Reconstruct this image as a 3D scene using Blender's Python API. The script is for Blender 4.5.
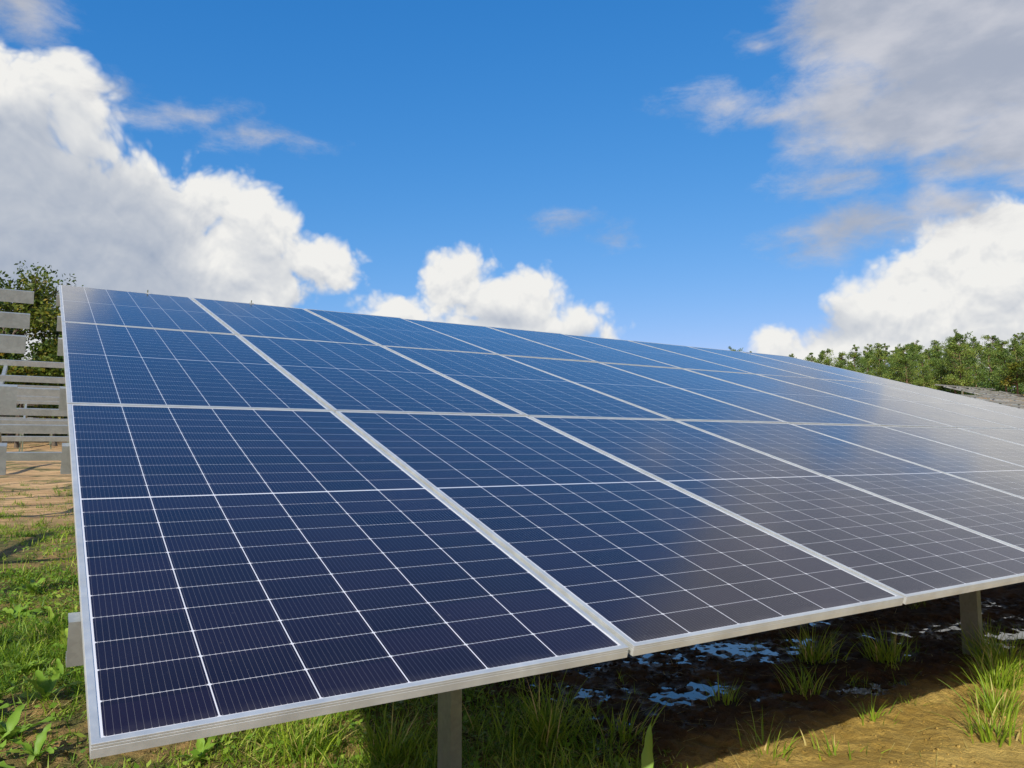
import bpy, math, random
import numpy as np
from mathutils import Vector, Matrix

for o in list(bpy.data.objects): bpy.data.objects.remove(o)
SC = bpy.context.scene
COL = SC.collection
R = math.radians
rng = np.random.default_rng(7)
random.seed(7)

# ------------------------------------------------------------------ camera
RW = ((0.8486240610348672, -0.5289840282714888, -0.0036195118663291115),
      (0.04461459958769409, 0.0783875878413216, -0.9959241555331287),
      (0.5271116964516264, 0.8450037182784909, 0.09012200373835527))
cam = bpy.data.cameras.new('camera'); cam_o = bpy.data.objects.new('camera', cam); COL.objects.link(cam_o)
cam.sensor_width = 36; cam.lens = 756.16 * 36 / 1024; cam.clip_start = 0.05; cam.clip_end = 3000
m3 = Matrix((RW[0], [-v for v in RW[1]], [-v for v in RW[2]])).transposed()
cam_o.matrix_world = Matrix.Translation((-0.1067, -1.6534, 0.5376)) @ m3.to_4x4()
SC.camera = cam_o

# ------------------------------------------------------------------ node helpers
class S:
    """a scalar socket with arithmetic"""
    nt = None
    def __init__(s, sock): s.s = sock
    @staticmethod
    def op(kind, *a, clamp=False):
        n = S.nt.nodes.new('ShaderNodeMath'); n.operation = kind; n.use_clamp = clamp
        for i, v in enumerate(a):
            if isinstance(v, S): S.nt.links.new(v.s, n.inputs[i])
            else: n.inputs[i].default_value = float(v)
        return S(n.outputs[0])
    def __add__(s, o): return S.op('ADD', s, o)
    __radd__ = __add__
    def __sub__(s, o): return S.op('SUBTRACT', s, o)
    def __rsub__(s, o): return S.op('SUBTRACT', o, s)
    def __mul__(s, o): return S.op('MULTIPLY', s, o)
    __rmul__ = __mul__
    def __truediv__(s, o): return S.op('DIVIDE', s, o)
    def max(s, o): return S.op('MAXIMUM', s, o)
    def min(s, o): return S.op('MINIMUM', s, o)
    def abs(s): return S.op('ABSOLUTE', s)
    def sqrt(s): return S.op('SQRT', s)
    def floor(s): return S.op('FLOOR', s)
    def fract(s): return S.op('FRACT', s)
    def lt(s, o): return S.op('LESS_THAN', s, o)
    def gt(s, o): return S.op('GREATER_THAN', s, o)
    def sat(s): return S.op('ADD', s, 0.0, clamp=True)

def link(a, b): S.nt.links.new(a, b)
def sock(v): return v.s if isinstance(v, S) else v
def step(x, a, b, c=0.0, d=1.0, smooth=True):
    n = S.nt.nodes.new('ShaderNodeMapRange'); n.interpolation_type = 'SMOOTHSTEP' if smooth else 'LINEAR'
    n.clamp = True
    link(x.s, n.inputs['Value'])
    for k, v in (('From Min', a), ('From Max', b), ('To Min', c), ('To Max', d)): n.inputs[k].default_value = v
    return S(n.outputs['Result'])
def noise(vec, scale, detail=4, rough=0.55, dist=0.0, w=None):
    n = S.nt.nodes.new('ShaderNodeTexNoise')
    if w is not None: n.noise_dimensions = '4D'; n.inputs['W'].default_value = w
    link(vec, n.inputs['Vector']); n.inputs['Scale'].default_value = scale; n.inputs['Detail'].default_value = detail
    n.inputs['Roughness'].default_value = rough; n.inputs['Distortion'].default_value = dist
    return S(n.outputs['Fac'] if 'Fac' in n.outputs else n.outputs[0])
def noisecol(vec, scale, detail=3):
    n = S.nt.nodes.new('ShaderNodeTexNoise'); link(vec, n.inputs['Vector'])
    n.inputs['Scale'].default_value = scale; n.inputs['Detail'].default_value = detail
    return n.outputs['Color']
def voro(vec, scale, smooth=0.25):
    n = S.nt.nodes.new('ShaderNodeTexVoronoi'); n.feature = 'SMOOTH_F1'; n.inputs['Smoothness'].default_value = smooth
    link(vec, n.inputs['Vector']); n.inputs['Scale'].default_value = scale
    return S(n.outputs['Distance'])
def vmath(op, a, b=None, scale=None):
    n = S.nt.nodes.new('ShaderNodeVectorMath'); n.operation = op
    for i, v in enumerate((a, b)):
        if v is None: continue
        if isinstance(v, (tuple, list)): n.inputs[i].default_value = v
        else: link(v, n.inputs[i])
    if scale is not None: n.inputs['Scale'].default_value = scale
    return n.outputs[0]
def comb(x, y, z):
    n = S.nt.nodes.new('ShaderNodeCombineXYZ')
    for i, v in enumerate((x, y, z)):
        if isinstance(v, S): link(v.s, n.inputs[i])
        else: n.inputs[i].default_value = v
    return n.outputs[0]
def sep(v):
    n = S.nt.nodes.new('ShaderNodeSeparateXYZ'); link(v, n.inputs[0]); return [S(o) for o in n.outputs]
def mixc(f, a, b):
    n = S.nt.nodes.new('ShaderNodeMix'); n.data_type = 'RGBA'
    if isinstance(f, S): link(f.s, n.inputs[0])
    else: n.inputs[0].default_value = f
    for i, v in ((6, a), (7, b)):
        if isinstance(v, tuple): n.inputs[i].default_value = (*v[:3], 1)
        else: link(v, n.inputs[i])
    return n.outputs[2]

# ------------------------------------------------------------------ sky
SUN_EL, SUN_AZ = 32.0, 231.3          # degrees; azimuth from +Y towards +X
world = bpy.data.worlds.new("World"); SC.world = world; world.use_nodes = True
nt = world.node_tree; nt.nodes.clear(); S.nt = nt
sky = nt.nodes.new('ShaderNodeTexSky'); sky.sky_type = 'NISHITA'; sky.sun_disc = False
sky.sun_elevation = R(SUN_EL); sky.sun_rotation = R(SUN_AZ)
sky.air_density = 1.0; sky.dust_density = 0.6; sky.ozone_density = 2.2
# the phone's rendering of a clean blue sky: a response curve per channel
_r, _g, _b = sep(vmath('SCALE', sky.outputs[0], scale=0.125))
skyc = comb(S.op('POWER', _r, 1.65) * (0.775 * 8), S.op('POWER', _g, 0.78) * (0.505 * 8), S.op('POWER', _b, 0.52) * (0.696 * 8))
bg_sky = nt.nodes.new('ShaderNodeBackground'); link(skyc, bg_sky.inputs[0]); bg_sky.inputs[1].default_value = 0.125

tc = nt.nodes.new('ShaderNodeTexCoord'); D0 = tc.outputs['Generated']

# cloud bodies: (azimuth, elevation, half width, half height) in degrees, written as they stand in the sky
CUM = [(1.4,22.3,2.6,2.4),(4.2,17.4,3.2,2.8),(-3.0,20.8,5.0,4.0),(1.0,20.4,2.5,2.8),(6.2,17.8,3.2,2.2),(-4,13,11,8.5),(5.5,14.5,5.5,5.0),(9.8,17.6,3.0,3.2),(13.0,15.2,3.6,3.6),
       (17.0,14.2,4.2,2.2),(11.5,12.3,5.6,3.6),(3,11.0,7.5,4.0),(-14,18,9,7),(-24,14,8,8),(17.0,12.9,1.3,1.0),
       (23.4,10.3,2.9,1.5),(27.6,12.4,3.0,2.8),(28.8,13.8,2.2,1.8),(31.3,11.0,4.2,2.4),(30.5,8.9,9,1.5),(23.6,10.2,3.6,1.6),(33.6,12.2,2.2,1.5),(37.3,9.6,2.2,1.7),(35.5,9.2,4.2,1.3),(38.8,8.6,1.5,0.9),
       (19.4,13.8,0.85,0.5),
       (66,10.0,8.0,6.2),(59.2,9.4,4.2,3.3),(56.2,7.6,2.8,2.2),(51.0,7.0,1.9,1.9),(53.5,6.2,4.2,1.6),(69.5,13.4,5.2,3.0),(76,9,9,7),(88,8,9,6),(98,6,8,4),
       (140,10,12,5),(170,14,9,5),(-60,9,12,5),(-95,12,10,5),(-150,14,12,6)]
SHEET = [(67,27,11,8.6),(60.5,29,7.5,5.2),(56.5,23.6,4.6,3.6),(70,19.5,10,3.4),(60,21.5,8,3.2),(52.2,23.0,3.6,1.0),(47.6,24.0,3.4,1.2),(62,20.5,6,2.2),
         (75,30,12,12),(63,38,12,8.5),(72,47,12,9),(90,40,14,12),(100,22,16,9),(57.5,14.8,6.0,1.6),(62.5,15.6,4.6,1.8),(56.6,18.2,4.0,1.0),(64,18.3,6,1.6),(55,31.5,3.0,1.2),(51.5,28.4,1.4,0.7),
         (-2.2,27.0,3.6,2.4),(-8,31,6,4),(8.6,22.6,3.8,0.9),(13.0,21.4,3.6,0.9),(4.6,23.6,2.2,0.8),
         (36.8,17.9,2.6,0.75),(40.7,16.4,1.7,0.9),
         (130,45,18,10),(-40,40,14,8),(-100,50,20,10),(180,35,20,8)]
SHADE = [(-1,14.2,11,6.8),(-16,14,14,8),(4,10.5,7,4.0),(31.5,9.6,3.2,1.2),(36,8.6,4,0.8),(16.6,11.5,1.6,1.0),(54.6,9.0,3.2,1.6),(14,13.0,2.4,1.3)]

def field(az, el, blobs):
    out = None
    for a, e, ra, re in blobs:
        d = vmath('LENGTH', vmath('MULTIPLY', vmath('SUBTRACT', comb(az, el, 0.0), (a, e, 0)), (1 / ra, 1 / re, 0)))
        n = [x for x in S.nt.nodes if x.type == 'VECT_MATH'][-1]
        r = S(n.outputs['Value'])
        f = (1.0 - r) * math.sqrt(ra * re)
        out = f if out is None else S.op('SMOOTH_MAX', out, f, 0.8)
    return out
def polar(vec):
    x, y, z = sep(vec)
    az = S.op('ARCTAN2', x, y) * (180 / math.pi)
    el = S.op('ARCSINE', z) * (180 / math.pi)
    return az, el

# warp the direction a little so no outline is a clean ellipse
warp = vmath('SCALE', vmath('SUBTRACT', noisecol(D0, 7.0, 1.5), (0.5, 0.5, 0.5)), scale=0.055)
D1 = vmath('NORMALIZE', vmath('ADD', D0, warp))
def cum_height(dvec, lite=False):
    az, el = polar(dvec)
    w2 = vmath('ADD', dvec, vmath('SCALE', vmath('SUBTRACT', noisecol(dvec, 26.0, 3), (0.5, 0.5, 0.5)), scale=0.022))
    b = (0.55 - voro(w2, 13)) * 2.0 + (0.55 - voro(w2, 29)) * 1.5 + (0.5 - voro(w2, 66)) * 0.8 + (0.5 - voro(w2, 150)) * 0.4
    b = b + (noise(dvec, 60, 7, 0.55) - 0.5) * 0.8
    return field(az, el, CUM), b
base, bump = cum_height(D1)
D2 = vmath('NORMALIZE', vmath('ADD', D1, (-0.004, -0.002, 0.014)))
base2, bump2 = cum_height(D2)
h = base + bump * step(base, -1.9, -0.2)
alpha_c = step(h, -0.3, 1.15)
slope = (bump - bump2) * 0.40 + (base - base2) * 0.30
depth = step(base, 0.3, 5.5)
azw, elw = polar(D1)
sh = field(azw, elw, SHADE)
shade_m = step(sh + (noise(D0, 7, 4, 0.5) - 0.5) * 3.5, -1.6, 3.2)
soft = (noise(D0, 16, 6, 0.6) - 0.5) * 0.5
lit = (0.94 + slope * 0.66 * (1.0 - shade_m * 0.65) + soft * 0.16 - depth * 0.08 - shade_m * 0.66).sat()
rim = step(h, 0.1, 2.0)                                    # thin edges read bluer, the sky comes through
col_c = mixc(lit, (0.36, 0.43, 0.56), (0.96, 0.955, 0.93))
# thin sheet clouds
D3 = vmath('NORMALIZE', vmath('ADD', D0, vmath('SCALE', vmath('SUBTRACT', noisecol(D0, 5.0, 6), (0.5, 0.5, 0.5)), scale=0.10)))
az3, el3 = polar(D3)
sf = field(az3, el3, SHEET)
stretch = vmath('MULTIPLY', D0, (1.0, 1.0, 2.2))
wisp = (noise(stretch, 14, 9, 0.66, 0.25) - 0.5) * 7.5 + (noise(stretch, 45, 6, 0.6) - 0.5) * 1.6
alpha_s = step(sf * 1.0 + wisp * 0.8, -1.0, 3.2) * 0.92
col_s = mixc(step(noise(stretch, 7, 6, 0.55), 0.35, 0.68), (0.45, 0.485, 0.57), (0.70, 0.70, 0.74))
bg_c = nt.nodes.new('ShaderNodeBackground'); link(col_c, bg_c.inputs[0]); bg_c.inputs[1].default_value = 0.67
bg_s = nt.nodes.new('ShaderNodeBackground'); link(col_s, bg_s.inputs[0]); bg_s.inputs[1].default_value = 0.66
mx1 = nt.nodes.new('ShaderNodeMixShader'); link((alpha_c).s, mx1.inputs[0]); link(bg_sky.outputs[0], mx1.inputs[1]); link(bg_c.outputs[0], mx1.inputs[2])
mx2 = nt.nodes.new('ShaderNodeMixShader'); link(alpha_s.s, mx2.inputs[0]); link(mx1.outputs[0], mx2.inputs[1]); link(bg_s.outputs[0], mx2.inputs[2])
wo = nt.nodes.new('ShaderNodeOutputWorld'); link(mx2.outputs[0], wo.inputs[0])
world.cycles.sampling_method = 'MANUAL'; world.cycles.sample_map_resolution = 512

# ------------------------------------------------------------------ sun and exposure
sun = bpy.data.lights.new('sun', 'SUN'); sun.energy = 3.6; sun.angle = R(0.55); sun.color = (1.0, 0.93, 0.82)
sun_o = bpy.data.objects.new('sun', sun); COL.objects.link(sun_o)
tosun = Vector((math.sin(R(SUN_AZ)) * math.cos(R(SUN_EL)), math.cos(R(SUN_AZ)) * math.cos(R(SUN_EL)), math.sin(R(SUN_EL))))
sun_o.rotation_euler = tosun.to_track_quat('Z', 'Y').to_euler(); sun_o.location = tosun * 30
vs = SC.view_settings; vs.view_transform = 'Standard'; vs.look = 'None'; vs.exposure = 0.45; vs.gamma = 1; vs.use_curve_mapping = False
SC.cycles.max_bounces = 6; SC.cycles.transparent_max_bounces = 12; SC.cycles.use_denoising = True

# ------------------------------------------------------------------ scene helpers
def tag(o, label=None, cat=None, group=None, kind=None):
    if label: o['label'] = label
    if cat: o['category'] = cat
    if group: o['group'] = group
    if kind: o['kind'] = kind
    return o
def empty(name, loc=(0, 0, 0)):
    o = bpy.data.objects.new(name, None); COL.objects.link(o); o.location = loc; o.empty_display_size = 0.2
    return o
def mesh_obj(name, verts, faces, mat, parent=None, smooth=False, attr=None, mats=None, midx=None):
    me = bpy.data.meshes.new(name)
    verts = np.asarray(verts, dtype=np.float32)
    if isinstance(faces, np.ndarray):
        k = faces.shape[1]
        me.vertices.add(len(verts)); me.vertices.foreach_set('co', verts.ravel())
        me.loops.add(faces.size); me.loops.foreach_set('vertex_index', faces.ravel().astype(np.int32))
        me.polygons.add(len(faces)); me.polygons.foreach_set('loop_start', np.arange(0, faces.size, k, dtype=np.int32))
        me.polygons.foreach_set('loop_total', np.full(len(faces), k, dtype=np.int32))
        me.update(calc_edges=True)
    else:
        me.from_pydata([tuple(map(float, v)) for v in verts], [], faces); me.update()
    if smooth: me.polygons.foreach_set('use_smooth', np.ones(len(me.polygons), dtype=bool))
    if attr is not None:
        a = me.attributes.new('tint', 'FLOAT', 'POINT'); a.data.foreach_set('value', np.asarray(attr, dtype=np.float32))
    for mm in (mats or [mat]): me.materials.append(mm)
    if midx is not None: me.polygons.foreach_set('material_index', np.asarray(midx, dtype=np.int32))
    o = bpy.data.objects.new(name, me); COL.objects.link(o)
    if parent is not None: o.parent = parent
    return o
class MB:
    def __init__(s): s.v = []; s.f = []
    def add(s, v, f):
        n = len(s.v); s.v += [tuple(x) for x in v]; s.f += [tuple(i + n for i in q) for q in f]
    def box(s, a, b):
        x0, y0, z0 = a; x1, y1, z1 = b
        s.add([(x0,y0,z0),(x1,y0,z0),(x1,y1,z0),(x0,y1,z0),(x0,y0,z1),(x1,y0,z1),(x1,y1,z1),(x0,y1,z1)],
              [(0,3,2,1),(4,5,6,7),(0,1,5,4),(1,2,6,5),(2,3,7,6),(3,0,4,7)])
    def sweep(s, prof, p0, ex, ey, ez, L):
        """closed profile (list of (a,b)) in plane ex,ey at p0, swept L along ez"""
        p0 = Vector(p0); ex = Vector(ex); ey = Vector(ey); ez = Vector(ez); n = len(prof)
        v = [p0 + ex * a + ey * b for a, b in prof] + [p0 + ex * a + ey * b + ez * L for a, b in prof]
        f = [(i, (i + 1) % n, (i + 1) % n + n, i + n) for i in range(n)]
        s.add(v, f)
    def build(s, name, mat, parent=None, smooth=False): return mesh_obj(name, s.v, s.f, mat, parent, smooth)

def new_mat(name):
    m = bpy.data.materials.new(name); m.use_nodes = True; S.nt = m.node_tree
    return m, m.node_tree.nodes['Principled BSDF'], m.node_tree.nodes['Material Output']
def objco(): 
    n = S.nt.nodes.new('ShaderNodeTexCoord'); return n.outputs['Object']
def geopos():
    n = S.nt.nodes.new('ShaderNodeNewGeometry'); return n.outputs['Position']
def bump_to(p, hgt, strength=0.3, dist=0.02):
    n = S.nt.nodes.new('ShaderNodeBump'); n.inputs['Strength'].default_value = strength; n.inputs['Distance'].default_value = dist
    link(hgt.s, n.inputs['Height']); link(n.outputs[0], p.inputs['Normal'])

# ------------------------------------------------------------------ materials
MW, ML, GAP, FH = 1.303, 2.661, 0.020, 0.031      # module width, length, spacing, frame height
LIP = 0.0155
def mat_cells():
    m, p, out = new_mat('solar_cells_under_glass')
    x, y, z = sep(objco())
    mx = LIP + 0.0045; cw = (MW - 2 * mx) / 6
    midg = 0.0085; my = LIP + 0.003; rh = (ML / 2 - midg / 2 - my) / 11
    cx = (x - mx) / cw; fx = cx.fract(); dx = (fx - 0.5).abs() * -1.0 + 0.5      # distance to a column edge in cells
    dxm = dx * cw
    yy = (y - ML / 2).abs() - midg / 2
    cy = yy / rh; fy = cy.fract(); dym = ((fy - 0.5).abs() * -1.0 + 0.5) * rh
    inside = (x.gt(mx)) * (x.lt(MW - mx)) * yy.gt(0.0) * cy.lt(11.0)
    cell = inside * dxm.gt(0.00150) * dym.gt(0.00065)
    chamfer = (dxm + dym).gt(0.0060)
    cell = cell * chamfer
    nb = 16
    bf = (fx * nb).fract(); bd = ((bf - 0.5).abs()) * (cw / nb)
    bead = bd.lt(0.0011) * dym.lt(0.0042); bus = bd.lt(0.00036)
    cid = comb(cx.floor(), (y / rh).floor(), 0.0)
    wn = S.nt.nodes.new('ShaderNodeTexWhiteNoise'); 
    oi = S.nt.nodes.new('ShaderNodeObjectInfo'); 
    link(vmath('ADD', cid, comb(S(oi.outputs['Random']) * 50.0, 0.0, 0.0)), wn.inputs['Vector'])
    rv = S(wn.outputs['Value'])
    cellcol = mixc(rv, (0.0072, 0.0028, 0.0062), (0.0120, 0.0050, 0.0125))
    c = mixc(bead, mixc(bus, cellcol, (0.11, 0.10, 0.095)), (0.20, 0.19, 0.18))
    c = mixc(cell, (0.70, 0.71, 0.70), c)
    pos = geopos()
    dust = step(noise(pos, 3.0, 8, 0.6), 0.35, 0.75) * 0.010 + step(noise(pos, 60, 3, 0.6), 0.66, 0.8) * 0.03
    lowdirt = step(y + (noise(pos, 20, 4, 0.6) - 0.5) * 0.06, 0.015, 0.055, 1.0, 0.0) * 0.05
    spots = step(voro(pos, 26, 0.0) + (noise(pos, 5, 4, 0.6) - 0.5) * 0.5, 0.0, 0.06, 1.0, 0.0) * 0.10
    dust = (dust + lowdirt + spots) * (S(oi.outputs['Random']) * 0.8 + 0.6)
    c = mixc(dust, c, (0.50, 0.46, 0.40))
    link(c, p.inputs['Base Color'])
    p.inputs['Roughness'].default_value = 0.55; p.inputs['Specular IOR Level'].default_value = 0.15
    p.inputs['Coat Weight'].default_value = 1.0; p.inputs['Coat IOR'].default_value = 1.40
    cr = step(noise(pos, 2.0, 6, 0.6), 0.3, 0.8, 0.10, 0.15); link(cr.s, p.inputs['Coat Roughness'])
    n = S.nt.nodes.new('ShaderNodeBump'); n.inputs['Strength'].default_value = 0.25; n.inputs['Distance'].default_value = 0.0015
    link((noise(pos, 2.2, 2, 0.4)).s, n.inputs['Height']); link(n.outputs[0], p.inputs['Coat Normal'])
    return m
def mat_metal(name, col, rough=0.42, metal=0.85, spangle=0.0, streak=0.0):
    m, p, out = new_mat(name)
    pos = objco()
    n1 = noise(pos, 6.0, 6, 0.6)
    f = step(n1, 0.3, 0.7)
    a = tuple(c * 0.86 for c in col); b = tuple(min(1, c * 1.08) for c in col)
    c = mixc(f, a, b)
    if spangle:
        v = S.nt.nodes.new('ShaderNodeTexVoronoi'); v.inputs['Scale'].default_value = 70; link(pos, v.inputs['Vector'])
        wn = sep(v.outputs['Color'])[0]
        c = mixc(wn * spangle, c, tuple(x * 0.6 for x in col))
    link(c, p.inputs['Base Color']); p.inputs['Metallic'].default_value = metal
    r = step(noise(pos, 25, 4, 0.6), 0.3, 0.7, rough * 0.85, rough * 1.2); link(r.s, p.inputs['Roughness'])
    return m
M_CELL = mat_cells()
M_ALU = mat_metal('brushed_aluminium_frame', (0.62, 0.65, 0.61), 0.48, 0.5)
M_GALV = mat_metal('galvanised_steel', (0.37, 0.405, 0.385), 0.52, 0.4, 0.35)
M_GALV_OLD = mat_metal('galvanised_post_steel', (0.20, 0.235, 0.155), 0.6, 0.4, 0.35)
M_BACK = mat_metal('white_backsheet', (0.7, 0.7, 0.7), 0.6, 0.0)

def mat_ground():
    m, p, out = new_mat('soil_and_mud')
    pos = geopos(); x, y, z = sep(pos)
    big = noise(pos, 0.55, 6, 0.6); mid = noise(pos, 3.2, 8, 0.62); fine = noise(pos, 26, 8, 0.65)
    tracks = noise(vmath('MULTIPLY', pos, (0.5, 3.0, 1.0)), 1.6, 7, 0.62)
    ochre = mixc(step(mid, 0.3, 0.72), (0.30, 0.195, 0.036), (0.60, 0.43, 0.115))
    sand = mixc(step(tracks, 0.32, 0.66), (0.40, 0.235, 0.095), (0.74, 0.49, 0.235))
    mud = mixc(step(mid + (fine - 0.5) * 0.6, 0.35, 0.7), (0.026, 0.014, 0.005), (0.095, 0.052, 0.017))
    grass_soil = mixc(step(mid, 0.35, 0.65), (0.09, 0.10, 0.022), (0.36, 0.23, 0.085))
    # wet mud beneath the table, colour also darkened for the table's shade; ochre clay in front
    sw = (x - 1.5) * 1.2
    mud_shade = step(y + (big - 0.5) * 1.0 + (mid - 0.5) * 0.9, 0.62, 1.15) * step(y, 7.5, 9.0, 1, 0) * step(x, 1.2, 2.0)
    far = step(y + (big - 0.5) * 9.0, 8.0, 15.0)
    left = step(x + (mid - 0.5) * 1.0, 2.2, 1.3)
    left = S.op('SUBTRACT', 1.0, step(x + (mid - 0.5) * 1.0, 1.3, 2.2))
    c = mixc(left, ochre, grass_soil)
    c = mixc(mud_shade, c, mud)
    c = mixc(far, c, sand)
    green = step(noise(pos, 0.9, 6, 0.65), 0.50, 0.60) * step(y, 8.0, 20.0)
    c = mixc(green * 0.75, c, (0.10, 0.13, 0.03))
    c = mixc((fine - 0.5).abs() * 0.9, c, (0.05, 0.035, 0.02))
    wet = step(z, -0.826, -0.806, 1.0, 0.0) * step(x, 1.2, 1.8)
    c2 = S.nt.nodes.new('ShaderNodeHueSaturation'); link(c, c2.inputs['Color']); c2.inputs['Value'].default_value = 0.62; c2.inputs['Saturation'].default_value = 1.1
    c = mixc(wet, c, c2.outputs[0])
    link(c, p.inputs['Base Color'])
    link(step(wet + (mid - 0.5) * 0.4, 0.0, 1.0, 0.92, 0.36).s, p.inputs['Roughness'])
    p.inputs['Specular IOR Level'].default_value = 0.3
    bump_to(p, mid * 0.7 + fine * 0.7 + noise(pos, 90, 4, 0.6) * 0.3, 1.0, 0.035)
    return m
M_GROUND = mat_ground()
def mat_water():
    m, p, out = new_mat('puddle_water')
    p.inputs['Base Color'].default_value = (0.02, 0.017, 0.012, 1); p.inputs['Roughness'].default_value = 0.03
    p.inputs['IOR'].default_value = 1.33; p.inputs['Specular IOR Level'].default_value = 1.0
    bump_to(p, noise(geopos(), 14, 3, 0.5), 0.12, 0.01)
    return m
M_WATER = mat_water()
def mat_leaf(name, c0, c1, c2, transl=0.35, rough=0.5):
    m, p, out = new_mat(name)
    at = S.nt.nodes.new('ShaderNodeAttribute'); at.attribute_name = 'tint'
    f = S(at.outputs['Fac'])
    c = mixc(step(f, 0, 0.6, smooth=False), c0, c1); c = mixc(step(f, 0.6, 1.0, smooth=False), c, c2)
    link(c, p.inputs['Base Color']); p.inputs['Roughness'].default_value = rough; p.inputs['Specular IOR Level'].default_value = 0.35
    tr = S.nt.nodes.new('ShaderNodeBsdfTranslucent'); link(c, tr.inputs[0])
    mx = S.nt.nodes.new('ShaderNodeMixShader'); mx.inputs[0].default_value = transl
    link(p.outputs[0], mx.inputs[1]); link(tr.outputs[0], mx.inputs[2]); link(mx.outputs[0], out.inputs[0])
    return m
M_GRASS = mat_leaf('grass_blades', (0.085, 0.20, 0.012), (0.36, 0.50, 0.035), (0.66, 0.52, 0.22), 0.35)
M_WEED = mat_leaf('broad_weed_leaf', (0.12, 0.25, 0.02), (0.24, 0.42, 0.045), (0.42, 0.52, 0.08), 0.35)
M_PINE = mat_leaf('pine_needles', (0.05, 0.105, 0.02), (0.165, 0.26, 0.045), (0.29, 0.33, 0.055), 0.25)
M_OAK = mat_leaf('autumn_leaves', (0.035, 0.08, 0.012), (0.15, 0.20, 0.022), (0.34, 0.24, 0.03), 0.35)
def mat_bark(name, a, b):
    m, p, out = new_mat(name)
    c = mixc(step(noise(vmath('MULTIPLY', objco(), (6, 6, 1.2)), 3, 6, 0.6), 0.3, 0.7), a, b)
    link(c, p.inputs['Base Color']); p.inputs['Roughness'].default_value = 0.9
    return m
M_BARKP = mat_bark('pine_bark', (0.10, 0.06, 0.04), (0.26, 0.17, 0.11))
M_BARKO = mat_bark('oak_bark', (0.05, 0.04, 0.03), (0.14, 0.12, 0.09))

# ------------------------------------------------------------------ terrain
def vnoise(x, y, seed):
    """value noise, smooth, numpy"""
    xi = np.floor(x).astype(np.int64); yi = np.floor(y).astype(np.int64); fx = x - xi; fy = y - yi
    fx = fx * fx * (3 - 2 * fx); fy = fy * fy * (3 - 2 * fy)
    def h(a, b):
        n = (a * 374761393 + b * 668265263 + seed * 1442695041) & 0xFFFFFFFF
        n = ((n ^ (n >> 13)) * 1274126177) & 0xFFFFFFFF
        return ((n ^ (n >> 16)) & 0xFFFF) / 65535.0
    return (h(xi, yi) * (1 - fx) + h(xi + 1, yi) * fx) * (1 - fy) + (h(xi, yi + 1) * (1 - fx) + h(xi + 1, yi + 1) * fx) * fy
def fbm(x, y, s, seed, octv=4):
    t = 0; a = 1; tot = 0
    for i in range(octv):
        t = t + a * (vnoise(x * s, y * s, seed + i * 17) - 0.5); tot += a; a *= 0.55; s *= 2.1
    return t / tot
PUD = [(3.05,1.58,.55,.22),(4.45,1.92,.75,.30),(3.95,1.10,.50,.13),(2.55,1.90,.55,.22),(5.95,1.22,.9,.30),(5.6,1.68,.9,.30),
       (7.3,1.95,1.0,.5),(2.76,1.17,.16,.07),(2.05,1.02,.14,.06),(3.95,1.12,.35,.10),(4.3,1.55,.3,.10),(5.95,1.22,.5,.2),(6.3,1.6,.6,.2),(5.2,2.3,.5,.2),(2.4,1.55,.2,.08),(3.6,2.2,.9,.3),(6.8,2.6,1.2,.4),(4.9,1.35,.3,.12),(3.45,1.3,.18,.08)]
def gz(x, y):
    x = np.asarray(x, float); y = np.asarray(y, float)
    z = -0.80 + 0.045 * np.clip(y - 3, 0, 57) + 0.100 * np.clip(x - 33, 0, 60)
    big = fbm(x, y, 0.5, 3, 3) * 0.07; fine = fbm(x, y, 5.0, 11, 4) * 0.036 + fbm(x, y, 19.0, 71, 2) * 0.044
    fine = fine * (1 - 0.6 * np.exp(-(np.maximum(y - 0.15, 0) / 0.55) ** 4) * (x > 1.3) * (y < 2))
    fine = fine * np.clip(1 - (np.maximum(np.maximum(y - 3.6, x - 7.8), np.maximum(-1.1 - x, -0.4 - y))) / 2.5, 0.0, 1)
    r = np.hypot(x - 3, y - 2)
    z = z + big * np.clip(r / 3, 0.3, 3) + fine
    for a, b, ra, rb in PUD:
        wq = np.exp(-(((x - a) / ra) ** 2 + ((y - b) / rb) ** 2) * 1.3) * 0.9
        z = z * (1 - wq) + (-0.8275 + fine * 0.95) * wq
    # drying clay in front on the right is a little higher
    z = z + 0.012 * np.exp(-((y - 0.2) / 0.5) ** 2) * (x > 1.5)
    return z
def axis(lo, hi, stp, far_lo, far_hi, g=1.09):
    a = list(np.arange(lo, hi, stp)); s = stp; v = a[-1]
    while v < far_hi: s *= g; v += s; a.append(v)
    s = stp; v = lo; b = []
    while v > far_lo: s *= g; v -= s; b.append(v)
    return np.array(b[::-1] + a)
xs = axis(-0.9, 7.4, 0.016, -900, 900); ys = axis(0.0, 3.2, 0.016, -900, 900)
X, Y = np.meshgrid(xs, ys); Z = gz(X, Y)
nx, ny = len(xs), len(ys)
idx = np.arange(nx * ny).reshape(ny, nx)
F = np.stack([idx[:-1, :-1], idx[:-1, 1:], idx[1:, 1:], idx[1:, :-1]], -1).reshape(-1, 4)
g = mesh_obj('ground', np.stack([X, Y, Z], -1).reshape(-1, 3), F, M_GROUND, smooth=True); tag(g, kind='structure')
WL = -0.826
w = mesh_obj('puddle_water', [(1.5, .75, WL), (10, .75, WL), (10, 3.4, WL), (1.5, 3.4, WL)], [(0, 1, 2, 3)], M_WATER); tag(w, kind='structure')

# ------------------------------------------------------------------ the table plane
TH = R(17.0); CA, SA = math.cos(TH), math.sin(TH)
EV = Vector((0, CA, SA)); EN = Vector((0, -SA, CA)); EU = Vector((1, 0, 0))
def T(u, v, n=0.0): return EU * u + EV * v + EN * n

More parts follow.
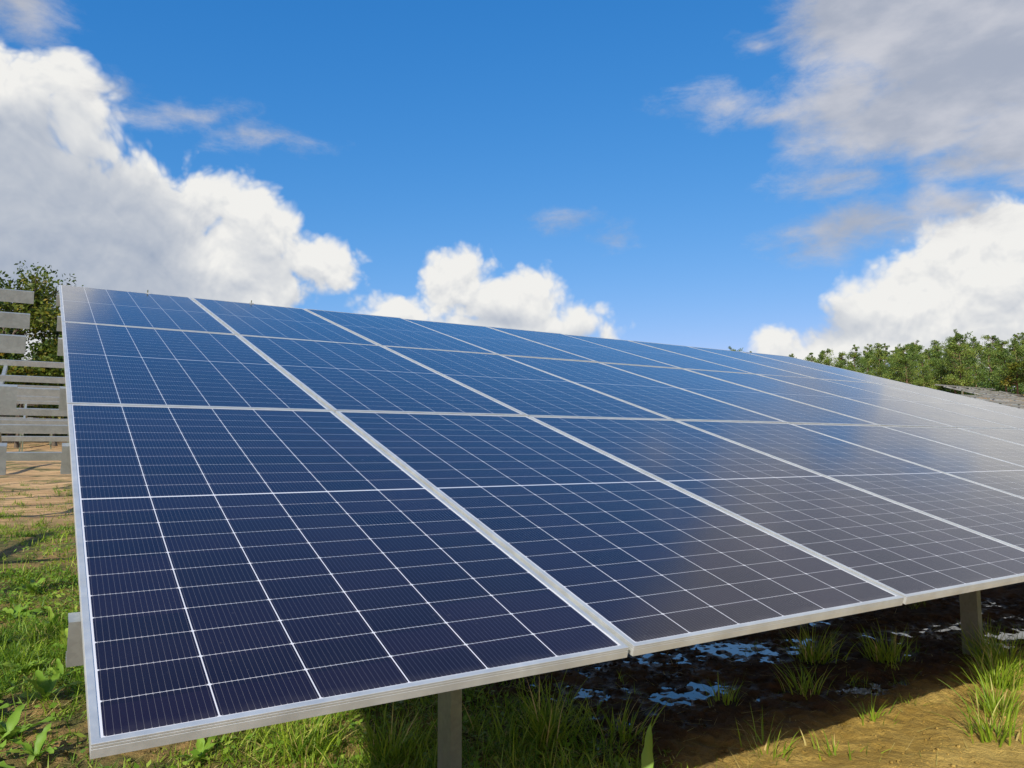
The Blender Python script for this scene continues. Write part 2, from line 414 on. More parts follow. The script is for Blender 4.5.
def frame_mesh():
    prof = [(0, -FH), (0, -0.0125), (0.0007, -0.0120), (0.0007, -0.0108), (0, -0.0103), (0, -0.0062), (0.0007, -0.0057), (0.0007, -0.0047), (0, -0.0042),
            (0, -0.0007), (0.0006, 0.0), (LIP - 0.0006, 0.0), (LIP, -0.0006), (LIP, -0.0016), (0.0030, -0.0016), (0.0030, -FH + 0.002), (0.028, -FH + 0.002), (0.028, -FH)]
    v = []; f = []; n = len(prof)
    for (cx, cy, sx, sy) in ((0, 0, 1, 1), (MW, 0, -1, 1), (MW, ML, -1, -1), (0, ML, 1, -1)):
        v += [(cx + sx * a, cy + sy * a, b) for a, b in prof]
    for c in range(4):
        d = (c + 1) % 4
        for i in range(n):
            j = (i + 1) % n
            f.append((c * n + i, d * n + i, d * n + j, c * n + j))
    return v, f
fv, ff = frame_mesh()
def laminate_mesh():
    a = 0.0034; zt, zb = -0.0018, -0.0065
    v = [(a, a, zt), (MW - a, a, zt), (MW - a, ML - a, zt), (a, ML - a, zt), (a, a, zb), (MW - a, a, zb), (MW - a, ML - a, zb), (a, ML - a, zb)]
    return v, [(0, 1, 2, 3), (7, 6, 5, 4), (0, 4, 5, 1), (1, 5, 6, 2), (2, 6, 7, 3), (3, 7, 4, 0)]
ROWN = ['lowest', 'middle', 'top']
ORD = ['first', 'second', 'third', 'fourth', 'fifth', 'sixth', 'seventh', 'eighth', 'ninth']
fm = lm = jm = None
for c in range(9):
    for r in range(3):
        p = empty('solar_panel', T(c * (MW + GAP), r * (ML + GAP), 0))
        if c == 0 and r == 0: lab = 'blue black solar panel at the nearest bottom left corner of the large tilted table'
        else:
            lab = 'solar panel in the %s row of the big tilted table, %s from its left end' % (ROWN[r], ORD[c])
        tag(p, lab, 'solar panel', 'solar panels on the large tilted table')
        jx, jy = (0, 0) if (c < 2 and r == 0) else (rng.normal(0, 0.0022), rng.normal(0, 0.0022))
        p.rotation_euler = (TH + jx * 0.5, jy, 0)
        if fm is None:
            fo = mesh_obj('frame', fv, ff, M_ALU, p); fm = fo.data
            v, f = laminate_mesh(); lo = mesh_obj('cell_laminate', v, f, M_CELL, p, mats=[M_CELL, M_BACK], midx=[0, 1, 1, 1, 1, 1]); lm = lo.data
        else:
            for nm, d in (('frame', fm), ('cell_laminate', lm)):
                q = bpy.data.objects.new(nm, d); COL.objects.link(q); q.parent = p

# ------------------------------------------------------------------ racks
PV = (0.545, 2.06, 3.14, 4.72, 5.82, 7.42)
def c_profile(hh, ww, lip, t):   # C section: web at a=0 along b (0..-hh), flanges towards +a, wall thickness t
    return [(0, 0), (ww, 0), (ww, -lip), (ww - t, -lip), (ww - t, -t), (t, -t), (t, -hh + t), (ww - t, -hh + t), (ww - t, -hh + lip), (ww, -hh + lip), (ww, -hh), (0, -hh)]
def cap(mb, prof, p0, ex, ey):
    mb.add([Vector(p0) + Vector(ex) * a + Vector(ey) * b for a, b in prof], [tuple(range(len(prof)))])
def build_rack(name, label, u0, u1, origin, posts, ground_fn, cat='mounting rack', group=None, detail=True):
    """origin: world point of the table plane's front left corner; posts: list of u"""
    root = empty(name, origin); tag(root, label, cat, group)
    O = Vector(origin)
    for v in PV:
        mb = MB(); prof = c_profile(0.12, 0.05, 0.016, 0.003)
        mb.sweep(prof, T(u0, v, -0.0345), EV, EN, EU, u1 - u0)
        cap(mb, prof, T(u0, v, -0.0345), EV, EN); cap(mb, prof, T(u1, v, -0.0345), EV, EN)
        mb.build('purlin', M_GALV, root)
    for u in posts:
        mb = MB(); prof = [(0, 0), (0.06, 0), (0.06, -0.14), (0, -0.14)]
        mb.sweep(prof, T(u - 0.03, 0.9, -0.157), EU, EN, EV, 6.85)
        cap(mb, prof, T(u - 0.03, 0.9, -0.157), EU, EN); cap(mb, prof, T(u - 0.03, 7.75, -0.157), EU, EN)
        mb.build('rafter', M_GALV, root)
        for b in (1.08, 5.7):
            v = b / CA; top = T(u, v, -0.30)
            gzv = float(ground_fn(O.x + u, O.y + b)) - O.z - 0.3
            mb = MB(); prof = [(0, 0), (0.048, 0), (0.048, 0.016), (0.044, 0.016), (0.044, 0.004), (0.004, 0.004), (0.004, 0.108), (0.044, 0.108), (0.044, 0.096), (0.048, 0.096), (0.048, 0.112), (0, 0.112)]
            h_ = top.z + 0.12 - gzv
            mb.sweep(prof, (u - 0.086, b - 0.06, gzv), (1, 0, 0), (0, 1, 0), (0, 0, 1), h_)
            cap(mb, prof, (u - 0.086, b - 0.06, gzv + h_), (1, 0, 0), (0, 1, 0))
            mb.build('post', M_GALV_OLD, root)
        mb = MB()
        a_ = T(u + 0.035, 3.6, -0.25); b_ = Vector((u + 0.035, 5.7, float(ground_fn(O.x + u, O.y + 5.7)) - O.z + 0.9)); d = b_ - a_; L = d.length; d.normalize()
        sx = Vector((1, 0, 0)); sy = d.cross(sx).normalized()
        mb.sweep([(0, 0), (0.04, 0), (0.04, 0.05), (0, 0.05)], a_, sx, sy, d, L); mb.build('brace', M_GALV, root)
    return root
U0 = 1.365
build_rack('mounting_rack', 'galvanised steel rack carrying the large table of solar panels', -0.026, 9 * (MW + GAP) + 0.03, (0, 0, 0), [U0, U0 + 3.85, U0 + 7.7, U0 + 10.2], gz)
# neighbouring table at the left, still without panels
build_rack('bare_rack', 'bare steel rack with no panels, left of and in line with the panelled table', -11.7, -0.216, (0, 0, 0), [-10.5, -6.9, -3.1], gz, group='bare racks waiting for panels')
# rows behind
def row(k, y0, tabs, labels):
    for (ua, ub), lab in zip(tabs, labels):
        um = (ua + ub) / 2; zb = float(gz(um if um < 20 else ua - 1.0, y0 + 2)) + 0.8 - float(fbm(np.array(um), np.array(y0 + 2.), 0.5, 3, 3) * 0.1) - (0.5 if um > 60 else -0.15 if um > 20 else 0)
        n = 4; ps = [ua + 2.2 + (ub - ua - 4.4) * i / (n - 1) - um for i in range(n)]
        build_rack('bare_rack', lab, ua - um, ub - um, (um, y0, zb), ps, gz, group='bare racks waiting for panels')
row(1, 10.8, [(-15.0, -3.2), (-3.0, 8.7)], ['bare rack in the first row behind the panelled table, left one at the frame edge', 'bare rack directly behind the panelled table in the first row back'])
row(2, 19.4, [(-8.9, 2.9), (3.1, 14.7)], ['bare rack in the second row back, at the left edge', 'bare rack in the second row back, its end just left of the panels'])
row(3, 28.0, [(-10.0, 1.6)], ['bare rack in the third row back at left, seen between the purlins'])
row(7, 36.5, [(-9.0, 2.6)], ['bare rack in the farthest row at the left, below the autumn trees'])
row(4, 17.0, [(33.0, 44.6), (44.8, 56.4)], ['nearest bare rack seen beyond the right end of the panels', 'bare rack of the nearest row at the right edge, just over the panel end'])
row(5, 24.0, [(44.6, 56.2), (56.4, 68.0)], ['bare rack in the middle row beyond the right end of the panels', 'bare rack in the middle row at the right edge beyond the panels'])
row(6, 32.0, [(62.5, 74.1), (74.3, 85.9)], ['farthest bare rack at right, just below the pine trunks', 'farthest bare rack touching the right edge below the pines'])

# small end clamps standing on the upper edge of the table
for u_, lab in ((0.86, 'small steel end clamp standing on the top edge, first panel column'), (2.0, 'tiny end clamp on the top edge above the second panel column')):
    e_ = empty('end_clamp', T(u_, 3 * ML + 2 * GAP + 0.004, 0)); e_.rotation_euler = (TH, 0, 0); tag(e_, lab, 'clamp', 'end clamps on the top edge')
    mb = MB(); mb.box((-0.025, 0, -0.035), (0.025, 0.004, 0.006)); mb.box((-0.025, -0.014, 0.0005), (0.025, 0.004, 0.0045)); mb.box((-0.025, 0.004, -0.035), (0.025, 0.03, -0.031)); mb.build('bracket', M_ALU, e_)
    mb = MB(); mb.sweep([(0.006 * math.cos(k * math.pi / 3), 0.006 * math.sin(k * math.pi / 3)) for k in range(6)], (0, 0.016, -0.04), (1, 0, 0), (0, 1, 0), (0, 0, 1), 0.075)
    cap(mb, [(0.006 * math.cos(k * math.pi / 3), 0.006 * math.sin(k * math.pi / 3)) for k in range(6)], (0, 0.016, 0.035), (1, 0, 0), (0, 1, 0)); mb.build('bolt', M_GALV_OLD, e_)

# ------------------------------------------------------------------ plants
def blades(P, n_seg, length, width, lean, curve, az, tint):
    """P (n,3) bases. returns verts, quads, tint"""
    n = len(P); t = np.linspace(0, 1, n_seg + 1)[None, :, None]
    L = length[:, None, None]; A = az[:, None]
    dirh = np.stack([np.cos(az), np.sin(az), np.zeros(n)], -1)[:, None, :]
    ang = lean[:, None, None] + curve[:, None, None] * t
    # integrate
    dz = np.cos(ang); dh = np.sin(ang)
    cz = np.cumsum(dz, 1) - dz[:, :1]; ch = np.cumsum(dh, 1) - dh[:, :1]
    k = L / n_seg
    C = P[:, None, :] + dirh * ch * k + np.array([0, 0, 1.0])[None, None] * cz * k
    side_a = az + np.pi / 2 + rng.normal(0, 0.5, n)
    sd = np.stack([np.cos(side_a), np.sin(side_a), np.zeros(n)], -1)[:, None, :]
    wv = width[:, None, None] * (1 - t ** 1.6 * 0.93) * 0.5
    V = np.stack([C - sd * wv, C + sd * wv], 2).reshape(-1, 3)
    b = (np.arange(n) * (n_seg + 1) * 2)[:, None] + (np.arange(n_seg) * 2)[None, :]
    Fq = np.stack([b, b + 1, b + 3, b + 2], -1).reshape(-1, 4)
    return V, Fq, np.repeat(tint, (n_seg + 1) * 2)
def grass_patch(name, n, xr, yr, dens, lmin, lmax, wid=0.0045, dry=0.2, seed=1):
    per = 16; nc = n // per                                       # blades stand in clumps
    cx = rng.uniform(*xr, nc); cy = rng.uniform(*yr, nc)
    keep = rng.random(nc) < dens(cx, cy); cx = cx[keep]; cy = cy[keep]; nc = len(cx)
    cid = np.repeat(np.arange(nc), per); n = nc * per
    csz = rng.uniform(0.35, 1.25, nc) ** 1.2; ctint = rng.normal(0, 0.14, nc); cdry = rng.random(nc) ** 3
    x = cx[cid] + rng.normal(0, 0.022, n) * (1 + wid * 60); y = cy[cid] + rng.normal(0, 0.022, n) * (1 + wid * 60)
    z = gz(x, y)
    hmod = np.clip(0.75 + fbm(x, y, 2.2, seed, 3) * 2.0, 0.35, 1.35)
    L = rng.uniform(lmin, lmax, n) * hmod * csz[cid]
    tint = np.clip(rng.beta(2, 3, n) * 0.66 + fbm(x, y, 1.6, seed + 5, 3) * 0.6 + ctint[cid], 0, 0.66)
    d = rng.random(n) < np.clip(dry * 0.5 + cdry[cid] * 0.5 + fbm(x, y, 1.1, seed + 9, 3) * 0.9, 0.03, 0.9); tint[d] = rng.uniform(0.7, 1.0, d.sum()); 
    lean = np.abs(rng.normal(0.25, 0.3, n)); lean[d] += 0.6; L[d] *= 0.9
    V, Fq, tt = blades(np.stack([x, y, z - 0.01], -1), 4, L, rng.uniform(0.6, 1.3, n) * wid, lean, rng.uniform(0.2, 1.7, n), rng.uniform(0, 2 * np.pi, n), tint)
    o = mesh_obj(name, V, Fq, M_GRASS, attr=tt); tag(o, kind='stuff'); return o
def dl(x, y):
    left = 1 / (1 + np.exp((x - 1.95 - 0.25 * (y < 1.6)) * 5))
    patch = np.clip((fbm(x, y, 1.3, 21, 4) + 0.22) * 4.5, 0.10, 1)
    fade = np.where(y > 7.0, np.clip((19 - y) / 9, 0, 1) * np.clip(fbm(x, y, 0.8, 33, 3) * 7 + 0.6, 0.35, 1), 1)
    return np.clip(left * patch * fade, 0, 1)
g1 = grass_patch('grass', 130000, (-1.1, 2.4), (0.75, 5.2), dl, 0.06, 0.17, 0.0062, 0.28)
tag(g1, 'short sunlit green grass with dry straw at the left of the table', 'grass')
g2 = grass_patch('grass', 110000, (-2.6, 1.6), (5.2, 19.0), dl, 0.05, 0.16, 0.009, 0.15, 2)
tag(g2, 'low patchy grass further back at left by the sandy ground', 'grass')
def dr(x, y):
    return np.clip((fbm(x, y, 1.7, 44, 4) - 0.12) * 4.0, 0.0, 1) * np.where(y < 0.75, 0.35, 1.0)
g3 = grass_patch('grass', 30000, (2.0, 9.0), (-0.2, 3.4), dr, 0.05, 0.2, 0.004, 0.3, 3)
tag(g3, 'sparse grass growing in the shaded mud beneath the table', 'grass')
# ground clutter: small low leaves (clover and the like)
def litter(n, xr, yr, dens, s0, s1, name, mat, label, cat):
    x = rng.uniform(*xr, n); y = rng.uniform(*yr, n); k = rng.random(n) < dens(x, y); x = x[k]; y = y[k]; n = len(x)
    c = np.stack([x, y, gz(x, y) + rng.uniform(0.004, 0.05, n)], -1)
    s = rng.uniform(s0, s1, n)[:, None]; a = rng.uniform(0, 2 * np.pi, n); tl = rng.normal(0, 0.4, n)
    e1 = np.stack([np.cos(a), np.sin(a), np.sin(tl)], -1) * s; e2 = np.stack([-np.sin(a), np.cos(a), rng.normal(0, 0.35, n)], -1) * s * 0.6
    V = np.stack([c - e1, c - e2 * 0.9, c + e1, c + e2 * 0.9], 1).reshape(-1, 3); Fq = np.arange(4 * n).reshape(-1, 4)
    o = mesh_obj(name, V, Fq, mat, attr=np.repeat(rng.beta(2, 2, n), 4)); tag(o, label, cat, kind='stuff')
litter(26000, (-2.2, 2.1), (0.8, 9.0), lambda x, y: dl(x, y) * 0.9, 0.008, 0.026, 'ground_cover', M_WEED, 'tiny low leaves of ground cover among the grass at left', 'ground cover')

def tuft(x, y, n, L, label, group=None, wid=0.0075, dry=0.12, lean=0.25, spread=0.05):
    P = np.stack([rng.normal(0, spread, n), rng.normal(0, spread, n), np.zeros(n)], -1)
    t = rng.beta(2, 2, n) * 0.6; d = rng.random(n) < dry; t[d] = rng.uniform(0.75, 1, d.sum())
    az = np.arctan2(P[:, 1], P[:, 0]) + rng.normal(0, 0.7, n)
    V, Fq, tt = blades(P, 6, rng.uniform(0.45, 1.0, n) * L, rng.uniform(0.7, 1.3, n) * wid, np.abs(rng.normal(lean, 0.18, n)), rng.uniform(0.1, 1.1, n), az, t)
    o = mesh_obj('grass_tuft', V, Fq, M_GRASS, attr=tt); o.location = (x, y, float(gz(x, y)) - 0.01)
    tag(o, label, 'grass tuft', group or 'tufts of grass in the mud'); return o
TUFTS = [(3.50, .72, 26, .16, 'small bright tuft standing on the sunlit clay at the shadow edge'),
         (2.72, .74, 34, .20, 'upright tuft at the bottom edge where the shadow meets the clay'),
         (2.95, .55, 22, .15, 'short tuft in the sunny clay at the bottom of the frame'),
         (4.62, .66, 190, .26, 'large dense tuft at the right edge below the far post'),
         (4.95, .78, 150, .30, 'bushy tuft right beside the base of the far post'),
         (3.70, .25, 70, .26, 'long bladed tuft with arching straw in the bottom right corner'),
         (4.08, .42, 90, .28, 'spreading tuft with thin arching blades at the lower right edge'),
         (4.25, 1.62, 130, .30, 'dark tuft in the shaded mud between puddles, under the third panel column'),
         (4.62, 1.35, 110, .28, 'shaded tuft left of the far post'),
         (3.62, 1.20, 50, .22, 'thin shaded tuft in the middle of the mud'),
         (3.05, 1.28, 30, .20, 'sparse dark tuft beside the small puddle'),
         (1.95, 1.35, 150, .30, 'dark tuft just right of the near post'),
         (1.25, 1.55, 150, .27, 'bright sunlit tuft just left of the near post'),
         (0.98, 1.85, 130, .24, 'sunlit tuft further left of the near post'),
         (2.3, 1.25, 60, .25, 'shaded tuft between the near post and the upright leaf'),
         (5.15, 1.0, 90, .30, 'tuft hugging the foot of the far post')]
for t_ in TUFTS: tuft(*t_)

def leaf_mesh(parts, base, az, elev, L, Wd, droop=0.6, wavy=0.15, tint=0.4, tilt=0.0):
    n = 9
    d = Vector((math.cos(az), math.sin(az), 0)); sd = Vector((-math.sin(az), math.cos(az), 0))
    sd = (sd * math.cos(tilt) + Vector((0, 0, 1)) * math.sin(tilt))
    p = Vector(base); ang = elev; V = []
    for i in range(n + 1):
        t = i / n; wdt = Wd * (math.sin(math.pi * min(1, t ** 0.75 * 0.97 + 0.03)) ** 0.7) * (0.35 + 0.65 * min(1, t * 3)) + 0.0015
        up = Vector((-d.x * math.sin(ang), -d.y * math.sin(ang), math.cos(ang)))
        wv = math.sin(t * 17 + az * 3) * wavy * Wd; wdt *= 1 + 0.14 * math.sin(t * 29 + az * 5)
        V += [p - sd * wdt * 0.5 + up * (wdt * 0.18 + wv), p, p + sd * wdt * 0.5 + up * (wdt * 0.18 - wv)]
        p = p + (d * math.cos(ang) + Vector((0, 0, 1)) * math.sin(ang)) * (L / n); ang -= droop / n
    b = len(parts[0]); parts[0].extend(V); parts[2].extend([tint + 0.12 * ((i % 3) == 1) for i in range(len(V))])
    for i in range(n):
        for j in range(2):
            a = b + i * 3 + j; parts[1].append((a, a + 1, a + 4, a + 3))
def weed(name, x, y, leaves, label, cat='weed', group='leafy weeds in the grass'):
    parts = ([], [], [])
    for az, el, L, Wd, dr_, tl in leaves: leaf_mesh(parts, (rng.normal(0, .006), rng.normal(0, .006), 0.0), az, el, L, Wd, dr_, tint=random.uniform(0.25, 0.75), tilt=tl)
    o = mesh_obj(name, parts[0], parts[1], M_WEED, attr=parts[2], smooth=True); o.location = (x, y, float(gz(x, y)))
    tag(o, label, cat, group); return o
def rosette(n, L, Wd, el=0.7):
    return [(i * 2 * math.pi / n + random.uniform(-.3, .3), random.uniform(el * .5, el * 1.4), L * random.uniform(.65, 1.1), Wd * random.uniform(.8, 1.2), random.uniform(.4, 1.3), random.uniform(-.3, .3)) for i in range(n)]
weed('leaf_sprout', 1.92, .63, [(0.65, 1.38, .29, .048, 0.45, 0.35), (-0.5, 1.2, .07, .02, .3, 0)], 'single upright bright green leaf standing at the shadow edge by the frame bottom', 'leaf sprout', 'leafy weeds in the mud')
WEEDS = [(-.30, 3.1, 7, .20, .05, .9, 'jagged green weed at the left edge above the bottom corner'), (-.05, 2.35, 9, .16, .035, 1.1, 'small bushy weed beside the lower corner of the near panel'), (-.22, 5.4, 8, .26, .06, .9, 'larger dark weed in the middle of the left grass strip'), (-.1, 6.3, 7, .22, .05, .9, 'weed patch in the upper part of the left grass strip'), (.06, 3.6, 8, .15, .03, 1.2, 'small upright weed just below the lowest purlin end'), (.55, 2.0, 8, .15, .03, 1.0, 'small weed in the sunlit grass under the panel edge at left'),
         (-.17, 2.75, 7, .26, .055, 1.0, 'broad leaved weed at the bottom left corner of the photo'),
         (-.02, 3.25, 6, .22, .05, 0.9, 'broad leaved weed below the lowest purlin end, left of the near panel'),
         (-.14, 3.9, 6, .20, .05, 0.8, 'leafy weed level with the lowest purlin, near the left edge'),
         (.12, 4.2, 8, .22, .05, 1.1, 'light green leafy weed just above the lowest purlin end'),
         (-.25, 2.35, 6, .2, .045, .9, 'low weed rosette cut by the left edge at the bottom'),
         (.3, 2.5, 6, .17, .035, .8, 'small weed under the near panel corner'),
         (.03, 4.9, 7, .2, .04, 1.0, 'leafy weed midway up the left strip of grass')]
for x_, y_, n_, L_, W_, e_, lab in WEEDS: weed('broadleaf_weed', x_, y_, rosette(n_, L_, W_, e_), lab)

# ------------------------------------------------------------------ trees
def tube(V, Fc, pts, rad, n=6):
    b = len(V); k = len(pts)
    for i, (p, r) in enumerate(zip(pts, rad)):
        d = (pts[min(i + 1, k - 1)] - pts[max(i - 1, 0)]); d = d / (np.linalg.norm(d) + 1e-9)
        a = np.cross(d, [0.3, 0.9, 0.1]); a /= np.linalg.norm(a); c = np.cross(d, a)
        for j in range(n):
            th = 2 * math.pi * j / n; V.append(p + (a * math.cos(th) + c * math.sin(th)) * r)
    for i in range(k - 1):
        for j in range(n): Fc.append((b + i * n + j, b + i * n + (j + 1) % n, b + (i + 1) * n + (j + 1) % n, b + (i + 1) * n + j))
def leaf_cloud(centres, per, sig, size, tint_base, flat=1.0):
    n = len(centres) * per
    sg = np.repeat(np.broadcast_to(np.asarray(sig, float), (len(centres),)), per)[:, None]
    c = np.repeat(np.array(centres), per, 0) + np.clip(rng.normal(0, 1, (n, 3)), -1.6, 1.6) * np.array([1, 1, flat]) * sg
    s = rng.uniform(0.6, 1.3, n)[:, None] * size
    a = rng.normal(0, 1, (n, 3)); a /= np.linalg.norm(a, axis=1)[:, None]; b = np.cross(a, rng.normal(0, 1, (n, 3))); b /= np.linalg.norm(b, axis=1)[:, None]
    V = np.stack([c - a * s, c - b * s * 0.55, c + a * s, c + b * s * 0.55], 1).reshape(-1, 3)
    tt = np.clip(np.repeat(np.array(tint_base), per) + rng.normal(0, 0.12, n), 0, 1)
    return V, np.arange(4 * n).reshape(-1, 4), np.repeat(tt, 4)
def pine_meshes(H, seed, wide=1.0, bare=0.3):
    r = np.random.default_rng(seed); V = []; Fc = []
    k = 9; pts = [np.array([r.normal(0, .06) * i * .3, r.normal(0, .06) * i * .3, H * i / (k - 1)]) for i in range(k)]
    tube(V, Fc, pts, [0.16 * (1 - .92 * i / (k - 1)) for i in range(k)])
    cen = []; tb = []; sgs = []
    z = H * bare
    while z < H * 0.985:
        t = (z / H - bare) / (1 - bare); L0 = wide * H * (0.25 * (1 - t) ** 0.9 + 0.018) * (0.75 + 0.5 * r.random())
        if t < 0.2: L0 *= 0.6 + t * 2
        for j in range(r.integers(3, 6)):
            if r.random() < 0.18: continue
            a = r.uniform(0, 2 * math.pi); L = L0 * r.uniform(.55, 1.15); rise = r.uniform(.1, .6) * (0.4 + t)
            p0 = np.array([np.interp(z, [q[2] for q in pts], [q[0] for q in pts]), np.interp(z, [q[2] for q in pts], [q[1] for q in pts]), z])
            dd = np.array([math.cos(a), math.sin(a), rise]); P = [p0 + dd * L * s + np.array([0, 0, .12 * L * s * s]) for s in (0, .35, .7, 1)]
            tube(V, Fc, P, [.045, .035, .022, .008], 4)
            tint = r.uniform(0.15, 0.75)
            for s in ((0.45, .62, .78, .92, 1.04) if L > 0.75 else (0.6, 1.0) if L > .4 else (0.8,)):
                q = p0 + dd * L * s + np.array([r.normal(0, .1 * L), r.normal(0, .1 * L), .12 * L * s * s + r.normal(0, .06)])
                cen.append(q); tb.append(tint); sgs.append(min(0.30, 0.035 + 0.18 * L) * H / 10)
        z += H * r.uniform(0.03, 0.055)
    return (V, Fc), leaf_cloud(cen, 30, sgs, 0.105 * H / 10, tb, 0.8)
def oak_meshes(H, seed, spread=0.33, per=60, leaf=0.10):
    r = np.random.default_rng(seed); V = []; Fc = []; cen = []; tb = []
    def grow(p, d, L, rad, lev):
        P = [p]; q = p; dd = d
        for i in range(3):
            dd = dd + r.normal(0, .16, 3); dd /= np.linalg.norm(dd); q = q + dd * L / 3; P.append(q)
        tube(V, Fc, P, [rad, rad * .8, rad * .65, rad * .5], 6 if lev < 2 else 4)
        if lev >= 3: cen.append(q); tb.append(np.clip(r.normal(.36, .25), 0, 1)); cen.append((P[1] + P[2]) / 2 + r.normal(0, .1, 3)); tb.append(r.uniform(.05, .75)); return
        for j in range(r.integers(3, 5)):
            nd = dd * r.uniform(.5, 1.1) + r.normal(0, spread * 1.6, 3) + np.array([0, 0, .18]); nd /= np.linalg.norm(nd)
            grow(P[r.integers(2, 4)], nd, L * r.uniform(.55, .8), rad * .55, lev + 1)
    grow(np.array([0., 0, 0]), np.array([0., 0, 1]), H * .34, .16 * H / 9, 0)
    for j in range(3):
        a = r.uniform(0, 6.28); grow(np.array([0, 0, H * (.18 + .06 * j)]), np.array([math.cos(a), math.sin(a), .6]) / 1.17, H * .26, .08 * H / 9, 1)
    return (V, Fc), leaf_cloud(cen, per, 0.33 * H / 9, leaf, tb, 0.8)
def tree(name, mesh, loc, label, group, crown_mat, bark_mat, rot=0.0, sc=1.0):
    root = empty(name, loc); root.rotation_euler = (0, 0, rot); root.scale = (sc, sc, sc)
    tag(root, label, 'tree', group)
    if isinstance(mesh, tuple):
        (V, Fc), (LV, LF, LT) = mesh
        mesh_obj('trunk', V, Fc, bark_mat, root, smooth=True); mesh_obj('crown', LV, LF, crown_mat, root, attr=LT)
    else:
        for ch in mesh.children:
            q = ch.copy(); COL.objects.link(q); q.parent = root
    return root
def polar_xy(az, dist): return (-0.107 + dist * math.sin(R(az)), -1.653 + dist * math.cos(R(az)))
protos = []
PINES = [(66.4,104,10.6),(65.2,96,9.0),(64.4,108,9.6),(63.6,100,10.2),(62.8,92,11.0),(61.6,101,9.2),(61.0,96,8.6),(59.9,103,9.8),(58.9,98,8.8),(58.0,92,10.2),(57.3,106,9.4),(56.5,98,7.6),
         (67.6,101,10.0),(55.7,97,6.6),(68.8,98,9.6),(62.2,112,10.5),(59.3,114,10.6),(64.9,116,11.2),(60.6,90,7.2),(54.6,98,7.2),(53.7,97,6.9),(52.4,100,7.1)]
PINES = [(a, d, h * (0.68 if a > 57 else 0.92)) for a, d, h in PINES] + [(48.4, 100, 7.95), (49.6, 100, 7.3), (66.0, 114, 8.2), (64.6, 118, 8.6), (63.0, 116, 8.0), (61.4, 119, 8.4), (60.2, 113, 7.6), (58.4, 117, 8.0), (57.4, 115, 7.6), (59.6, 95, 6.2), (62.4, 97, 6.4), (65.8, 94, 6.4)]
plabels = {4: 'tallest pine, its crown standing highest above the line at right', 9: 'tall full pine at the left shoulder of the pine line', 0: 'pine at the far right end, beside the autumn coloured tree',
           13: 'low pine in the dip of the tree line', 19: 'small pine left of the dip in the tree line', 20: 'short pine showing just above the panel edge', 21: 'leftmost low pine peeping over the end of the panels', 22: 'taller of two distant tree tips poking over the top edge of the panels', 23: 'shorter of two distant tree tips poking over the top edge of the panels'}
for i, (az, dist, H) in enumerate(PINES):
    x_, y_ = polar_xy(az, dist); loc = (x_, y_, float(gz(x_, y_)) - 0.1)
    lab = plabels.get(i, 'green pine in the close line of pines beyond the racks at right')
    if i < 6:
        protos.append((tree('pine_tree', pine_meshes(10.0, 100 + i, random.uniform(.95, 1.3), random.uniform(.12, .28)), loc, lab, 'pine trees beyond the racks', M_PINE, M_BARKP, random.uniform(0, 6), H / 10)))
    else: tree('pine_tree', protos[i % 6], loc, lab, 'pine trees beyond the racks', M_PINE, M_BARKP, random.uniform(0, 6), H / 10)
# autumn coloured broadleaf at the right edge, and the group at the left
x_, y_ = polar_xy(67.2, 92)
tree('oak_tree', oak_meshes(6.2, 5, .34, 45, .12), (x_, y_, float(gz(x_, y_))), 'yellow brown autumn tree at the right edge of the pine line', 'broadleaf trees', M_OAK, M_BARKO)
OAKS = [(-2.5, 46, 12.0, 11, 'tallest broadleaf tree at left, its top clear against the cloud'),
        (-1.5, 50, 9.4, 12, 'green broadleaf tree beside the corner of the panels'),
        (-3.6, 45, 10.6, 13, 'yellowing broadleaf tree cut by the left edge'),
        (0.9, 43, 7.0, 14, 'low yellow green tree behind the purlin ends at left'),
        (-1.2, 41, 6.8, 15, 'orange leaved low tree behind the top purlins at left')]
for az, dist, H, sd_, lab in OAKS:
    x_, y_ = polar_xy(az, dist)
    tree('oak_tree', oak_meshes(H, sd_, .16, 60, .11), (x_, y_, float(gz(x_, y_)) - 0.1), lab, 'broadleaf trees', M_OAK, M_BARKO, random.uniform(0, 6))
# undergrowth band below the pines
n = 60000
az = rng.uniform(51, 70, n); dd = rng.uniform(97, 120, n); hh = np.abs(rng.normal(0, 1.0, n)) + 0.1
ux = -0.107 + dd * np.sin(np.radians(az)); uy = -1.653 + dd * np.cos(np.radians(az))
keep = rng.random(n) < np.clip(0.5 + fbm(ux, uy, 0.3, 9, 3) * 3, 0.05, 1); ux, uy, hh = ux[keep], uy[keep], hh[keep]
c = np.stack([ux, uy, gz(ux, uy) + hh], -1); n = len(c)
V, Fq, tt = leaf_cloud(c, 1, 0.1, 0.15, rng.beta(1.2, 5, n))
tag(mesh_obj('undergrowth', V, Fq, M_PINE, attr=tt), 'dark scrub filling the foot of the pine line at right', 'undergrowth', kind='stuff')

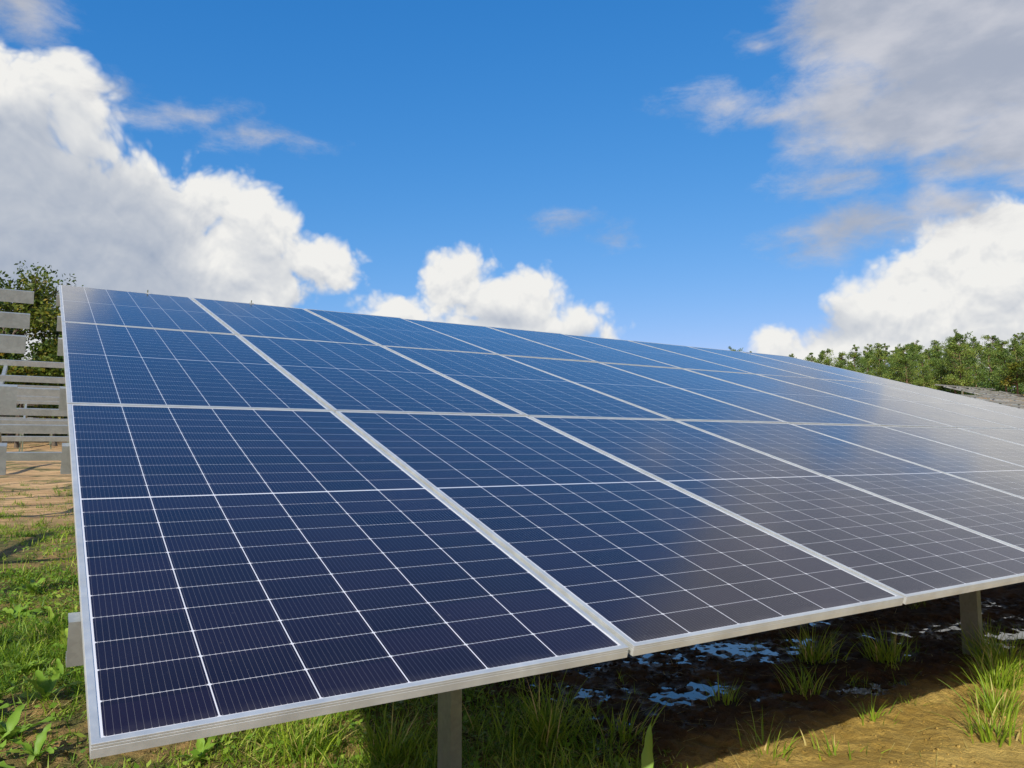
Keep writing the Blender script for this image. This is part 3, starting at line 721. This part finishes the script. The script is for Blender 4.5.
n = 14000
az = rng.uniform(-5, 4, n); dd = rng.uniform(50, 62, n); hh = np.abs(rng.normal(0, 1.3, n)) + 0.1
ux = -0.107 + dd * np.sin(np.radians(az)); uy = -1.653 + dd * np.cos(np.radians(az))
V, Fq, tt = leaf_cloud(np.stack([ux, uy, gz(ux, uy) + hh], -1), 1, 0.1, 0.16, rng.beta(2, 3, n))
tag(mesh_obj('undergrowth', V, Fq, M_OAK, attr=tt), 'low scrub at the foot of the autumn trees at left', 'undergrowth', kind='stuff')
def stones(name, n, xr, yr, s0, s1, mat, label, cat, dens):
    x = rng.uniform(*xr, n); y = rng.uniform(*yr, n); k = rng.random(n) < dens(x, y); x, y = x[k], y[k]; n = len(x)
    s = rng.uniform(s0, s1, n) * rng.uniform(.4, 1, n)
    base = np.array([(1,0,0),(0,1,0),(-1,0,0),(0,-1,0),(0,0,.7),(0,0,-.7)], float)
    V = base[None] * s[:, None, None] * rng.uniform(.5, 1.3, (n, 6, 1)) + rng.normal(0, .15, (n, 6, 3)) * s[:, None, None]
    a = rng.uniform(0, 6.28, n); ca, sa = np.cos(a)[:, None], np.sin(a)[:, None]
    V = np.stack([V[..., 0] * ca - V[..., 1] * sa, V[..., 0] * sa + V[..., 1] * ca, V[..., 2]], -1) + np.stack([x, y, gz(x, y) + s * .2], -1)[:, None, :]
    T8 = np.array([(0,1,4),(1,2,4),(2,3,4),(3,0,4),(1,0,5),(2,1,5),(3,2,5),(0,3,5)])
    o = mesh_obj(name, V.reshape(-1, 3), (np.arange(n) * 6)[:, None, None] + T8[None], mat) if False else mesh_obj(name, V.reshape(-1, 3), ((np.arange(n) * 6)[:, None, None] + T8[None]).reshape(-1, 3), mat, smooth=True)
    tag(o, label, cat, kind='stuff')
stones('soil_clods', 5200, (1.6, 6.0), (-0.3, 3.0), 0.004, 0.020, M_GROUND, 'crumbs and small clods of soil lying on the clay and mud at right', 'soil clods', lambda x, y: np.clip((fbm(x, y, 2.0, 91, 3) + .05) * 5, 0.05, 1))
stones('soil_clods', 6000, (-1.3, 1.6), (0.8, 7.0), 0.004, 0.018, M_GROUND, 'crumbs of soil between the grass at left', 'soil clods', lambda x, y: 0.8 + 0 * x)
# dead straw lying flat
def straw(n, xr, yr, label):
    x = rng.uniform(*xr, n); y = rng.uniform(*yr, n)
    V, Fq, tt = blades(np.stack([x, y, gz(x, y) + rng.uniform(.002, .012, n)], -1), 3, rng.uniform(.04, .16, n), rng.uniform(.0015, .004, n), rng.uniform(1.35, 1.6, n), rng.uniform(-.1, .15, n), rng.uniform(0, 6.28, n), rng.uniform(.72, 1, n))
    tag(mesh_obj('dead_straw', V, Fq, M_GRASS, attr=tt), label, 'straw', kind='stuff')
straw(900, (1.8, 6.0), (-0.2, 2.6), 'dead straw and stems lying on the mud at right')
straw(3500, (-1.2, 1.9), (0.8, 6.5), 'dead straw lying between the grass at left')
